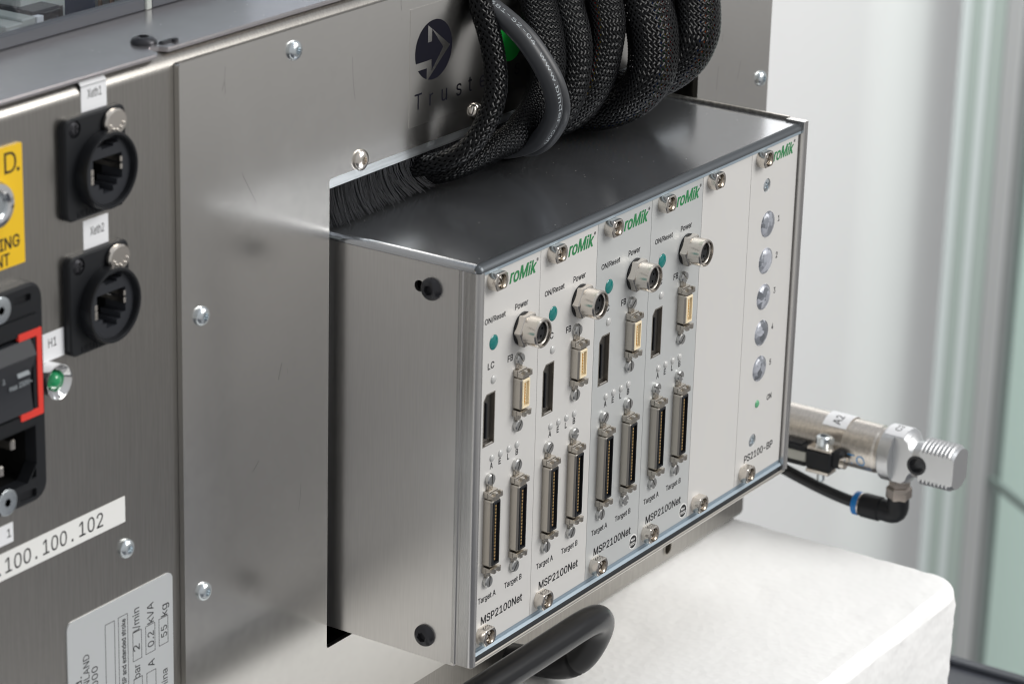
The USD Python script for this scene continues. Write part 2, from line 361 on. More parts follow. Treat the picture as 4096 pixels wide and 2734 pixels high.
# glass display cabinet, far behind
gc = thing('display_cabinet', 'blurred glass display cabinet with greenish frame at the right', 'display cabinet', (2000, 700, -1600))
part(gc, 'door_edge', bx(2000, 2030, 757.5, 768, -1600, 900, 1), 'glass_edge_pale')
part(gc, 'door_edge', bx(2001, 2030, 745, 757.5, -1600, 900, 1), 'glass_edge', label='green glass edge')
part(gc, 'door_edge', bx(2002, 2030, 735, 745, -1600, 900, 1), 'glass_edge_pale')
part(gc, 'door_edge', bx(2001, 2030, 718, 735, -1600, 900, 1), 'glass_edge', label='broad green glass edge')
part(gc, 'post', bx(1998, 2032, 698, 718, -1600, 900, 2), 'post_grey')
part(gc, 'post', bx(2001, 2030, 692, 698, -1600, 900, 1), 'seal', label='dark rubber seal')
part(gc, 'pane', bx(2012, 2018, 300, 692, -1600, 900), 'glass')
part(gc, 'back_panel', bx(2500, 2520, 0, 980, -1600, -200), 'display_back')
part(gc, 'shelf', ext(Polygon([(2003, 697), (1935, 610), (1938, 607), (2006, 694)]), 9, None, (0, 0, -790)), 'shelf_edge', label='dark green edge of a glass shelf')

# ================================================================== foam block
def foam():
    plan = sbox(-420 + 15, -47.8 + 15, 251.5 - 15, 420 - 15).buffer(15, quad_segs=7)
    pts = []
    for z, inset in ((-159.5, 0), (-69.6, 0), (-67.8, .6), (-66.1, 2.0), (-65.3, 4.6)):
        pts += [(a, b, z) for a, b in plan.buffer(-inset).exterior.coords[:-1]]
    m = to_tm(mani(trimesh.convex.convex_hull(np.array(pts))).refine_to_length(4.2))
    v = np.asarray(m.vertices).copy()
    n = np.asarray(m.vertex_normals)
    d = (meshkit.fbm(v / 20.0, 3, 3) - .5) * 1.5 + (meshkit.noise(v / 4.6, 9) - .5) * .95
    edge = np.exp(-np.minimum(np.abs(v[:, 0] - 247), np.abs(v[:, 1] + 46)) / 9.0)
    dent = np.zeros(len(v))
    for _ in range(46):
        c = np.array([RNG.uniform(-60, 250), RNG.uniform(-48, 120), -65.3]); rr = RNG.uniform(2.5, 6.5)
        dent -= RNG.uniform(.3, 1.1) * np.exp(-((v - c) ** 2).sum(1) / rr ** 2)
    v += n * (d * (.15 + 1.3 * edge) + dent * .7)[:, None]
    return trimesh.Trimesh(v, m.faces, process=False)
part(None, 'foam_block', foam(), 'foam', smooth=50, label='white styrofoam block with rough beaded edges under the machine', category='foam block')

# ================================================================== machine housing
cab = thing('test_machine', 'stainless steel test machine housing with screwed cover plate and sockets', 'machine', (-80, 56, -64))
prof = sbox(56 + 5, -65 + 4, 400 - 5, 206 - 5).buffer(5, quad_segs=10).intersection(sbox(50, -70, 410, 210))
prof = union_all([sbox(60, -65, 400, 0), sbox(56, -61, 400, 0), Point(60, -61).buffer(4, quad_segs=10), sbox(61, 0, 400, 206), sbox(56, -1, 400, 201), Point(61, 201).buffer(5, quad_segs=10)])
prof = Polygon(prof.exterior)
inner = prof.buffer(-1.6)
shell = mani(ext(prof.difference(inner), 249.5 + 430, YZ, (-430, 0, 0)))
shell = shell - mani(bx(-43, 194, 40, 70, -15, 156)) - mani(bx(-420, -20, 97, 380, 190, 220)) - mani(lathe([(0, 0), (2.6, 0), (2.6, 12), (0, 12)], (189.4, 66, -57.2)))
for cx, cz in ((-153, 182.2), (-152.8, 142.2)):
    shell = shell - mani(ex(circ(cx + 2.4, cz - 2, 9.4), 70, 30))
shell = shell - mani(ex(rrect(-207, -179, 91.5, 152, 2), 72, 30))
part(cab, 'body_shell', shell, 'body', smooth=40)
part(cab, 'end_panel', ext(prof, 1.6, YZ, (249.5, 0, 0)), 'body', smooth=40)
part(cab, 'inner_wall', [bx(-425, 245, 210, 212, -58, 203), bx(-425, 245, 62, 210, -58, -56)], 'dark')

# lid with a notch at the front edge
lidp = Polygon([(-430, 54.9), (-122.5, 54.9), (-120.2, 56.6), (-119.4, 60.4), (-117.5, 61.6), (-115.5, 60.2), (-114.3, 57.4), (249, 57.4), (249, 97), (-430, 97)]).buffer(-.6).buffer(.6)
def lidmesh():
    a = ext(lidp.buffer(-.35), 1.4, None, (0, 0, 206.05))
    b = ext(lidp, .8, None, (0, 0, 206.3))
    return (mani(a) + mani(b))
part(cab, 'lid', lidmesh(), 'lid', smooth=60)

def button_screw(parent, at, axis, r, h, material, name='screw', socket=True, label=None, star=False):
    prof = [(0, 0), (r, 0), (r, h * .18)] + [(r * math.cos(a) ** .8, h * (.18 + .82 * math.sin(a))) for a in np.linspace(.15, 1.15, 7)]
    prof += [(0, prof[-1][1])]
    m = lathe(prof, at, axis, 36)
    d = {'-y': (0, -1, 0), '-x': (-1, 0, 0), 'z': (0, 0, 1)}[axis]
    top = np.array(at) + np.array(d) * h
    if socket:
        hx = hexagon(0, 0, r * .46, .3)
        if star:
            hx = union_all([hexagon(0, 0, r * .40, .2), hexagon(0, 0, r * .40, .2 + math.pi / 6)])
        t = trimesh.creation.extrude_polygon(hx, h * 1.4, engine='earcut')
        t.apply_translation((0, 0, -h * .75))
        f = {'-y': XZ, '-x': NX, 'z': np.eye(4)}[axis]
        t.apply_transform(f); t.apply_translation(top)
        m = cut(m, t)
    return part(parent, name, m, material, smooth=38, label=label)

# cover plate
pp = rrect(-113.9, 248, -45.5, 203.1, 1.2).difference(rrect(-40.6, 192, -12.2, 151, 1.0))
cp = part(cab, 'cover_plate', ext(pp, 1.9, XZ, (0, 55.9, 0)), 'plate')
part(cab, 'mounting_hole', lathe([(2.6, 0), (3.1, .25), (2.6, .3), (2.4, -3), (2.6, 0)], (189.4, 56, -57.2)), 'nickel_dull')
for k, (x, z, mt, y) in enumerate([(-59.2, 196.4, 'zinc', 54), (-104.8, 123.2, 'zinc', 54), (-104.9, 32.4, 'zinc', 54), (-24.3, 153.6, 'nickel', 54), (40.6, 155.6, 'nickel', 54), (241.6, 125.9, 'zinc', 54), (-138.9, 58.4, 'zinc', 56)]):
    button_screw(cab, (x, y, z), '-y', 3.1 if k != 3 else 3.5, 1.9, mt, star=True)
button_screw(cab, (-114.8, 66.4, 207.4), 'z', 3.9, 2.3, 'black_screw', label='black button-head screw on the lid')
part(cab, 'lid_latch', [bx(-113, -106.5, 60.6, 63.2, 206.0, 208.2, .8), lathe([(0, -1), (1.1, -1), (1.1, 1.2), (.7, 1.5), (0, 1.5)], (-107.3, 60.8, 207), 'z', 14)], 'black_screw')

# brush strip with bristles
bs = part(cab, 'brush_strip', bx(-40.4, 191.5, 56.0, 59.5, 146.7, 151.6, .2), 'alu_strip')
def bristles():
    out = []
    for k in range(620):
        x0 = -40.2 + 116 * (k + RNG.random()) / 620
        y0 = 56.6 + 2.4 * RNG.random()
        lean = np.interp(x0, [-40, -10, 12, 40, 76], [3.0, 7.0, 12.5, 14, 10]) + RNG.normal(0, .5) + 1.5 * math.sin(x0 * .9) * math.sin(x0 * .37)
        ln = 14.4 + RNG.normal(0, .5)
        back = RNG.normal(0, .5)
        pts = []
        for t in np.linspace(0, 1, 5):
            pts.append((x0 + lean * t ** 1.7, y0 + back * t * t - 1.0 * t * t, 147.0 - ln * (t - .10 * t * t * lean / 12)))
        pts = np.array(pts); pts[:, 2] = np.maximum(pts[:, 2], 131.9)
        r = .095 + .03 * RNG.random()
        v = np.concatenate([pts + (r * math.cos(a), r * math.sin(a), 0) for a in (0, 2.1, 4.2)])
        f = []
        for s in range(4):
            for a in range(3):
                b = (a + 1) % 3
                f += [(a * 5 + s, b * 5 + s, b * 5 + s + 1), (a * 5 + s, b * 5 + s + 1, a * 5 + s + 1)]
        out.append(trimesh.Trimesh(v, f, process=False))
    return trimesh.util.concatenate(out)
part(bs, 'bristles', bristles(), 'bristle', smooth=True, kind='stuff')

# logo film on the cover plate
lf = part(cab, 'logo_sticker', ex(rrect(2.2, 92, 158, 197.6, .4), 54, .12), 'film')
oval = affinity.scale(circ(15.6, 182, 10.0, 24), 1.05, 1.0)
arrow = Polygon([(4, 177), (13.4, 177), (13.4, 172.6), (24.2, 182), (13.4, 191.4), (13.4, 186.4), (11.6, 186.4), (11.6, 195), (15.4, 189), (15.4, 187.6), (22, 182), (15.4, 176.2)])
arrow_white = union_all([Polygon([(4.4, 178.9), (14.6, 178.9), (14.6, 175.2), (21.0, 181.9), (14.6, 188.9), (14.6, 184.9), (12.2, 184.9), (12.2, 192.2), (9.9, 192.2), (9.9, 190), (11.8, 191), (25.0, 181.9), (11.8, 171.9), (11.8, 176.4), (4.4, 176.4)]).buffer(0)])
part(lf, 'emblem', ex(oval.difference(arrow_white), 53.88, .06), 'ink_navy')
part(lf, 'emblem', ex(circ(61.5, 176.5, 7.5, 16), 53.88, .06), 'film_green', label='green round mark')
LT = []
for s, x in (('T', 5.2), ('r', 13.6), ('u', 20.6), ('s', 29.2), ('t', 36.2), ('e', 43.0), ('s', 64.4)):
    LT.append(text(s, 5.4, x, 163.4, 53.88))
letters(lf, LT, 'ink_navy')

# ---- adhesive labels
def sticker(x0, x1, z0, z1, lines, parent=cab, material='white', y=56, t=.12, ink='ink', r=.1):
    s = part(parent, 'label_sticker', ex(rrect(x0, x1, z0, z1, r), y, t), material)
    letters(s, [text(a, c, x, z, y - t, w, b) for a, c, x, z, w, b in lines], ink)
    return s
s = sticker(-154.4, -143.6, 196.6, 204.2, [('Xeth1', 2.6, -151.7, 200.4, 5.9, False)])
part(s, 'folded_end', ext(Polygon([(55.88, 204.0), (55.88, 204.4), (57.2, 206.0), (57.4, 205.8), (56.05, 204.3), (56.05, 204.0)]), 10.8, YZ, (-154.4, 0, 0)), 'white')
sticker(-154.7, -144.0, 155.6, 165.0, [('Xeth2', 2.6, -151.8, 160.0, 5.9, False)])
sticker(-176.5, -164.0, 127.5, 135.9, [('H1', 2.7, -170.6, 131.4, 3.4, False)])
sticker(-206, -187.4, 77.8, 83.8, [('1', 2.6, -190.0, 79.6, None, False)])
sticker(-230, -139.0, 67.2, 75.5, [('.', 4.6, -193.9, 69.0, None, False), ('100', 4.6, -191.2, 69.0, 10.8, False), ('.', 4.6, -178.6, 69.0, None, False), ('100', 4.6, -175.3, 69.0, 10.3, False), ('.', 4.6, -163.0, 69.0, None, False), ('102', 4.6, -159.6, 69.2, 10.6, False)], material='paper')

# nameplate, read upwards
npl = part(cab, 'nameplate', ex(rrect(-166.3, -117.9, -75 + 25, 43.6, 2.4), 56, .4), 'silver_label')
L = [text('kg', 3.0, -120.6, 29.9, 55.6, 4.0, up=True), text('55', 2.7, -120.9, 22.9, 55.6, 3.9, up=True), text('kVA', 3.0, -127.1, 29.9, 55.6, 6.8, up=True), text('0.2', 2.9, -127.1, 22.0, 55.6, 5.1, up=True),
     text('l/min', 3.0, -133.8, 29.8, 55.6, 7.6, up=True), text('2', 2.9, -133.8, 23.2, 55.6, 2.0, up=True), text('PSP and extended stroke', 1.9, -140.2, 13.2, 55.6, 22.8, True, up=True),
     text('FINLAND', 2.7, -156.9, 17.0, 55.6, 13.7, up=True), text('6 000', 2.7, -153.2, 15.4, 55.6, 10.0, up=True), text('Ltd.', 2.7, -160.4, 17.6, 55.6, 6.9, up=True),
     text('bar', 3.0, -133.8, 13.8, 55.6, 4.8, up=True), text('A', 3.0, -127.0, 15.2, 55.6, 2.4, up=True), text('China', 2.7, -120.9, 3.2, 55.6, 8.7, up=True)]
letters(npl, L, 'ink')
def outline(x0, x1, z0, z1, w=.18):
    return ex(sbox(x0, z0, x1, z1).difference(sbox(x0 + w, z0 + w, x1 - w, z1 - w)), 55.62, .06)
letters(npl, [outline(*b) for b in ((-124.7, -120.3, 20.5, 29.7), (-131, -126.5, 20.1, 29.6), (-137, -132.8, 20, 29.7), (-143.5, -139.1, -20, 37.3), (-149.5, -145.1, -20, 37.1), (-136.8, -132.7, -6, 14), (-130.8, -126.3, -6, 13.8))], 'ink', 'printed_box')

# yellow warning sign with a lock ring
ys = part(cab, 'warning_sign', ex(rrect(-240, -180.0, 159.8, 194.2, .3), 56, 1.0), 'yellow')
letters(ys, [text('D', 6.0, -187.2, 186.6, 55.0, 4.8), text('.', 6.0, -182.3, 186.6, 55.0), text('ING', 3.4, -190.2, 165.2, 55.0, 8.2, True), text('NT', 3.4, -191.6, 160.6, 55.0, 5.4, True)], 'ink')
ks = part(cab, 'lock_ring', lathe([(3.6, 0), (7.0, 0), (7.0, 1.2), (6.2, 2.6), (4.6, 3.0), (3.9, 2.4), (3.6, 1)], (-192.6, 55, 179.3)), 'chrome')
part(ks, 'lock_core', cut(lathe([(0, 0), (3.6, 0), (3.6, 1.2), (2.8, 1.7), (0, 1.7)], (-192.6, 55, 179.3)), bx(-193.2, -192, 50, 54, 176, 183)), 'zinc')

# ethernet sockets
def ethernet(cx, cz):
    """cx, cz: the centre of the flange."""
    y = 56
    cx += 1.9; cz -= .5
    f = rrect(cx - 13, cx + 13, cz - 15.0, cz + 15.0, 2.8)
    rc = (cx + 2.2, cz - 2.0)
    fl = (mani(exc(f, y, 2.5, .5)) - mani(ex(circ(*rc, 9.6, 14), y + 1, 8)))
    for sx, sz in ((cx - 8.9, cz + 11.8), (cx + 10.4, cz - 12.4)):
        fl = fl - mani(ex(circ(sx, sz, 2.5), y - 1.3, 3))
    s = part(cab, 'ethernet_socket', fl, 'black')
    part(s, 'ring', lathe([(9.97, 0), (11.3, 3), (11.3, 6.0), (11.0, 6.5), (10.4, 6.5), (9.97, 5.9), (9.97, 0)], (rc[0], y, rc[1]), n=56), 'black', smooth=40)
    hole = Polygon([(-6.2, 3.9), (6.2, 3.9), (6.2, -3.6), (3.9, -3.6), (3.9, -5.2), (2.2, -5.2), (2.2, -6.7), (-2.2, -6.7), (-2.2, -5.2), (-3.9, -5.2), (-3.9, -3.6), (-6.2, -3.6)])
    hole = affinity.translate(hole, *rc)
    notch = affinity.translate(Polygon([(-4.6, 9), (4.6, 9), (4.6, 7.2), (2.6, 7.2), (2.6, 6.4), (-2.6, 6.4), (-2.6, 7.2), (-4.6, 7.2)]), *rc)
    part(s, 'insert', ex(circ(*rc, 9.95, 14).difference(hole).difference(notch), y + 3, 7.6), 'charcoal')
    part(s, 'cavity', [bx(rc[0] - 9, rc[0] + 9, y + 9, y + 11, rc[1] - 9, rc[1] + 9), bx(rc[0] + 6.3, rc[0] + 6.7, y - 3.9, y + 9, rc[1] - 5, rc[1] + 4)], 'dark')
    part(s, 'contact_spring', [bx(rc[0] + 5.2, rc[0] + 6.15, y - 4.9, y + 5, rc[1] + 1.2, rc[1] + 2.8, .1), bx(rc[0] + 5.2, rc[0] + 6.15, y - 4.9, y + 5, rc[1] - 1.0, rc[1] + .6, .1), bx(rc[0] - 7.2, rc[0] - 6.1, y - 4.8, y + 1, rc[1] - 3.0, rc[1] - .6, .1), bx(rc[0] - 7.2, rc[0] - 6.1, y - 4.8, y + 1, rc[1] - .3, rc[1] + 1.4, .1)], 'nickel')
    la = [exc(affinity.scale(circ(cx + 6.9, cz + 10.8, 3.9, 10), 1.18, 1.0), y - 3.0, 1.4, .5), bx(cx + .6, cx + 7.4, y - 2.0, y - 3.8, cz + 6.9, cz + 8.4, .3), bx(cx - .8, cx + 1.0, y - 2.0, y - 3.8, cz + 5.8, cz + 7.8, .3)]
    for k in range(5):
        a = math.pi * (1.1 + .2 * k)
        la.append(trimesh.creation.icosphere(1, .5).apply_translation((cx + 6.9 + 2.9 * math.cos(a), y - 4.35, cz + 11.0 + 2.3 * math.sin(a))))
    part(s, 'latch', la, 'nickel', smooth=40)
    for sx, sz in ((cx - 8.9, cz + 11.8), (cx + 10.4, cz - 12.4)):
        h = lathe([(0, 0), (2.35, 0), (2.3, .7), (1.4, 1.5), (0, 1.6)], (sx, y - 1.3, sz), n=24)
        part(s, 'screw', cut(h, bx(sx - 1.4, sx + 1.4, y - 2.3, y - 4, sz - .28, sz + .28), bx(sx - .28, sx + .28, y - 2.3, y - 4, sz - 1.4, sz + 1.4)), 'black_screw')
    part(s, 'lettering', text('NEUTRIK', 1.7, cx - 8.5, cz - 14.1, y - 2.5, 12.5, True, depth=.25), 'black')
ethernet(-153.0, 182.3)
ethernet(-152.6, 141.9)

# green indicator lamp in a chrome cone
il = part(cab, 'indicator_lamp', lathe([(2.4, .2), (4.9, 4.6), (5.2, 4.7), (5.3, 4.2), (5.1, 0), (2.4, 0)], (-171.3, 56, 122.4), n=44), 'chrome', smooth=50)
part(il, 'lens', lathe([(0, 0), (2.5, 0), (2.5, 2.4), (2.0, 3.4), (1.1, 3.9), (0, 4.0)], (-171.3, 55.8, 122.4), n=28), 'lamp_green', smooth=True)

# mains inlet with switch
PART = part
def inlet():
    def part(parent, name, m, *a, **k):
        m = to_tm(m).copy(); m.apply_translation((-4.6, 0, 2.3))
        return PART(parent, name, m, *a, **k)
    x0, x1, z0, z1, y = -206, -172, 86.8, 152.4, 56
    cx = -189
    fl = mani(exc(rrect(x0, x1, z0, z1, 5.5, 6), y, 4.2, .8)) - mani(ex(rrect(-201.5, -174.8, 111, 143.5, 1.4), y + 2, 8)) - mani(ex(Polygon([(-201, 93.5), (-201, 110), (-176.6, 110), (-176.6, 98.5), (-180.6, 93.5)]), y + 2, 8))
    fl = fl - mani(ex(Polygon([(-179.3, 94.3), (-176.9, 94.3), (-176.9, 97.6)]), y - 1, 6)) - mani(ex(rrect(-184, -177, 147.4, 149.6, .8), y - 3, 3)) - mani(ex(rrect(-184, -177, 88.6, 91.2, .8), y - 3, 3))
    s = part(cab, 'power_inlet', fl, 'black', smooth=30)
    part(s, 'inner_frame', ex(rrect(-201.3, -175, 111.2, 143.3, 1.2).difference(sbox(-200, 114.5, -177.6, 138.3)), y - .5, 4.4), 'black')
    red = sbox(-183.5, 113.2, -174.2, 139.0).difference(sbox(-190, 115.4, -176.2, 136.9)).buffer(-.3).buffer(.3)
    part(s, 'red_frame', ex(red, y - 4.2, 1.0), 'red')
    rk = [(-3.0, 115.6), (-5.6, 115.6), (-5.0, 120), (-4.7, 124), (-5.4, 128), (-7.4, 132.6), (-5.2, 136.8), (-3.0, 136.8)]
    part(s, 'rocker_switch', ext(Polygon([(y + a, b) for a, b in rk]), 20.2, YZ, (-199, 0, 0)), 'charcoal', smooth=25)
    part(s, 'lettering', [text('max 250V~', 1.5, -187.8, 123.6, y - 5.0, 9.2, depth=.3), ex(Polygon([(-184.5, 126.6), (-179.6, 126.6), (-180.4, 128), (-185, 128)]), y - 5.2, .35), text('1', 1.6, -190.6, 126.4, y - 5.1, depth=.3)], 'ink_white')
    part(s, 'socket_cavity', [bx(-203, -175.5, y + 8, y + 9, 92, 144), bx(-203, -176, y - 2, y + 9, 92.3, 93.4), bx(-176.5, -175.6, y - 3, y + 9, 93, 111), bx(-203, -176, y - 3.5, y + 9, 110.2, 111)], 'dark')
    for px, pz in ((-183.5, 105.5), (-188.6, 99.0)):
        part(s, 'contact_pin', bx(px - 1, px + 1, y - 2.0, y + 8, pz - 1.6, pz + 1.6, .4), 'nickel')
    for z in (147.6, 90.6):
        h = lathe([(0, 0), (3.9, 0), (3.9, .35), (3.6, .5), (0, .5)], (cx - .3, y - 4.1, z), n=30)
        part(s, 'screw', cut(h, ex(hexagon(cx - .3, z, 1.3), y - 4.2, 2)), 'zinc')
inlet()

# carrying handle below the rack
def handle():
    pth = [(-260, 12, -27.5), (-150, 12, -27.5), (-60, 12, -27.5), (0, 12, -27.5), (40, 12, -27.5), (56, 12.2, -27.8), (67, 13.6, -30.6), (73.6, 16.8, -37.0), (75.4, 20.5, -45.0), (75.4, 25.5, -52.8), (75.4, 33, -57.6), (75.4, 44, -59.6), (75.4, 57, -61)]
    part(cab, 'carry_handle', tube(pth, 5.3, up=(0.05, .8, -.6), step=1.5, sides=28), 'powder', smooth=True)
handle()

# ================================================================== transparent hood on the lid and what shows through it
hd = thing('hood', 'transparent hood with slate grey bottom frame standing on the machine lid', 'hood', (-200, 92, 207.4))
part(hd, 'bottom_frame', bx(-430, -83.5, 92, 96, 207.35, 211.4, .5), 'hood_rail')
part(hd, 'bottom_frame', bx(-80.6, 120, 92, 96, 207.35, 211.4, .5), 'hood_rail')
part(hd, 'corner_joint', bx(-83.5, -80.6, 91.7, 96.2, 207.35, 212, .4), 'comp_grey')
part(hd, 'pane', bx(-430, 120, 93.5, 95.5, 211.3, 420), 'smoke')
part(hd, 'top_pane', bx(-430, 120, 92, 380, 420, 424), 'smoke')
part(hd, 'back_cover', [bx(-430, 120, 378, 380, 207.5, 420), bx(-430, -428, 96, 378, 207.5, 420), bx(118, 120, 96, 378, 207.5, 420)], 'smoke')
def part(parent, name, m, *a, **k):
    m = to_tm(m).copy(); m.apply_translation((9.5, 0, -2.6))
    return PART(parent, name, m, *a, **k)
mp_ = thing('mounting_plate', 'grey mounting plate standing behind the small parts under the hood', 'plate', (-60, 170, 150))
part(mp_, 'sheet', bx(-240, 60, 172, 175, 150, 262, .5), 'comp_grey')
tb = thing('terminal_block', 'low grey terminal block behind the hood window at the left', 'terminal block', (-123, 122, 170))
part(tb, 'case', [bx(-127, -119, 118, 150, 170, 207.2, .4), bx(-119.8, -113.5, 118, 150, 170, 208.0, .4)], 'comp_grey')
part(tb, 'marker', bx(-125.5, -121, 117.7, 118.2, 202.4, 206, .1), 'silver_label')
rl = thing('relay', 'black relay with clear cover and white tag behind the hood window', 'relay', (-105, 122, 170))
part(rl, 'case', bx(-112.5, -99.2, 120, 150, 170, 208.6, .8), 'comp_dark')
part(rl, 'white_tag', bx(-113.5, -110.6, 117.5, 119.8, 204.6, 207.8, .1), 'white')
part(rl, 'terminal', bx(-101.6, -100.4, 118.6, 119.6, 198, 209, .2), 'nickel')
for k in range(3):
    part(rl, 'terminal', bx(-106.4 + 1.6 * k, -105.7 + 1.6 * k, 118.8, 119.6, 198, 205 + .5 * k, .2), 'chrome')
part(rl, 'clear_cover', bx(-110.5, -100.0, 117.2, 118.2, 195, 208.5, .3), 'clear')
tg = thing('tall_grey_block', 'tall plain grey module beside the black relay behind the hood', 'module block', (-95, 125, 170))
part(tg, 'case', bx(-110, -88.5, 128, 156, 170, 216, .8), 'comp_grey')
bp_ = thing('dark_blue_block', 'dark blue part behind the hood window right of the grey block', 'module block', (-80, 125, 170))
part(bp_, 'case', bx(-88, -72, 130, 156, 170, 225, .8), 'comp_blue')
part(bp_, 'lead', [lathe([(0, 0), (.7, 0), (.7, 50), (0, 50)], (-79.5, 122, 170), 'z', 12), lathe([(0, 0), (.9, 0), (.9, 50), (0, 50)], (-74, 122, 170), 'z', 12)], 'copper')

part = PART

# ================================================================== rack housing
rk = thing('instrument_rack', 'metal instrument rack box sticking out of the machine opening', 'rack', (70, 30, -6.5))
part(rk, 'side_panel', cut(bx(-36.0, -34.4, 5.8, 150, -6.5, 129.3, .1), bx(-40, -30, 17.2, 22.0, 119.2, 122.6), lathe([(0, -2), (1.9, -2), (1.9, 4), (0, 4)], (-35, 22, 121.0), '-x', 20)), 'side')
for y, z in ((17.2, 121.0), (17.4, 1.4)):
    button_screw(rk, (-36.0, y, z), '-x', 3.75, 2.4, 'black_screw', label='black socket screw on the side panel')
cr = [(-34.2, -1.4), (-33.9, -1.1), (-33.9, 4), (-34.2, 7), (-36.15, 7), (-36.15, 6.4), (-36.5, 6.2), (-36.5, 5.4), (-36.15, 5.1), (-36.15, 4.4), (-36.5, 4.0)] + [(-34.4 - 2.1 * math.sin(a), .7 - 2.1 * math.cos(a)) for a in np.linspace(math.pi / 2, .1, 8)]
part(rk, 'corner_rail', ext(Polygon(cr), 129.4 + 5.3, None, (0, 0, -5.3)), 'rail', smooth=28)
cr2 = [(173.7, -1.5), (174.1, -1.8), (175.0, -1.8), (175.2, -1.3), (175.7, -1.3), (175.9, -1.8), (176.5, -1.8), (177.1, -1.2), (177.1, 6), (173.7, 6)]
part(rk, 'corner_rail', ext(Polygon(cr2), 132.6 + 4.4, None, (0, 0, -4.4)), 'rail', smooth=28)
part(rk, 'side_panel', bx(175.5, 177.2, 6, 150, -6.5, 133.0, .3), 'beige')
def hull_spheres(cs, r, n=24):
    m = m3.Manifold.batch_hull([m3.Manifold.sphere(r, n).translate(tuple(map(float, c))) for c in cs])
    return m
cov = hull_spheres([(-33.8, 1.5, 129.4), (182, 1.5, 129.4), (-33.8, 150, 129.4), (182, 150, 129.4)], 2.4, 40)
cov = cov - mani(bx(-60, 220, -20, 200, 120, 129.45)) - mani(bx(175.4, 220, -20, 200, 120, 140)) - mani(bx(173.6, 220, -20, 6.1, 120, 140))
lip = bx(-36, 173.5, -5, 1.45, 129.3, 140)
part(rk, 'top_cover', cov - mani(lip), 'top', smooth=30)
part(rk, 'front_lip', cov ^ mani(lip), 'edge_dark', smooth=30)
part(rk, 'front_rail', bx(-33.8, 173.6, -.7, 4, 128.2, 129.4, .15), 'blue_rail')
part(rk, 'front_rail', [bx(-33.8, 173.6, .3, 4, -1.3, -.12, .1), ext(Polygon([(4, -2.6), (-.5, -2.6), (-.9, -2.2), (-.3, -1.3), (4, -1.3)]), 207.4, YZ, (-33.8, 0, 0))], 'blue_rail')
part(rk, 'gasket', bx(-33.8, 175, .1, 6, -4.9, -2.62), 'gasket')
part(rk, 'bottom_cover', [ext(Polygon([(0.1, -4.95), (6, -4.95), (6, -5.3), (150, -5.3), (150, -6.5), (.6, -6.5)] + [(.6 - 1.3 * math.sin(a), -5.3 - 1.2 * math.cos(a)) for a in np.linspace(.2, 2.2, 7)]), 211.6, YZ, (-34.6, 0, 0))], 'beige')
part(rk, 'inner_chassis', [bx(-34, 175.4, 12, 14, -4, 129), bx(172.9, 173.65, 3.2, 12, -4, 128)], 'dark')

# ================================================================== plug-in modules
def phillips(at, r, h, dirn, material):
    x, y, z = at
    prof = [(0, 0), (r, 0), (r, h * .3)] + [(r * math.cos(a), h * (.3 + .7 * math.sin(a))) for a in np.linspace(.25, 1.4, 5)] + [(0, h)]
    m = lathe(prof, at, n=24)
    c, s = math.cos(dirn), math.sin(dirn)
    def bar(ux, uz):
        b = bx(-r * .62, r * .62, -h * .75, h * .75, -r * .15, r * .15)
        R = np.array([[ux, 0, -uz], [0, 1, 0], [uz, 0, ux]])
        b.vertices = b.vertices @ R.T + (x, y - h, z)
        return b
    return cut(m, bar(c, s), bar(-s, c))

def slotted(at, r, h, ang):
    x, y, z = at
    m = lathe([(0, 0), (r, 0), (r, h * .75), (r * .85, h), (0, h * 1.02)], at, n=28)
    b = bx(-r * 1.2, r * 1.2, -h * .55, h * .55, -r * .14, r * .14)
    R = np.array([[math.cos(ang), 0, -math.sin(ang)], [0, 1, 0], [math.sin(ang), 0, math.cos(ang)]])
    b.vertices = b.vertices @ R.T + (x, y - h, z)
    return cut(m, b)

def captive(p, x, z):
    k = circ(x, z, 3.65, 12).intersection(sbox(x - 5, z - 2.85, x + 5, z + 2.85))
    m = cut(exc(k, 0, 3.4, .25), ex(circ(x, z, 2.45, 10), -1.2, 4))
    s = part(p, 'captive_screw', m, 'nickel', smooth=30)
    part(s, 'screw_head', phillips((x, -1.2, z), 2.2, 1.7, RNG.uniform(0, 1.5), 'nickel'), 'nickel')

def latch(p, c, z, s):
    b = [bx(c - 2.75, c + 2.75, .1, -2.0, z, z + s * 2.3, .2), ext(Polygon([(-1.6, z + s * 2.0), (-1.6, z), (-3.9, z + s * .1), (-3.9, z + s * 1.15), (-2.6, z + s * 1.3)]), 5.5, YZ, (c - 2.75, 0, 0)),
         bx(c - 1.3, c + .1, -2.4, -4.0, z + s * .2, z + s * 2.15, .25), bx(c + 1.5, c + 2.75, -2.4, -4.0, z + s * .2, z + s * 2.15, .25), bx(c - 1.3, c + 1.3, .1, -1.0, z + s * 2.2, z + s * 4.0, .2)]
    part(p, 'latch', b, 'nickel_dull', smooth=25)

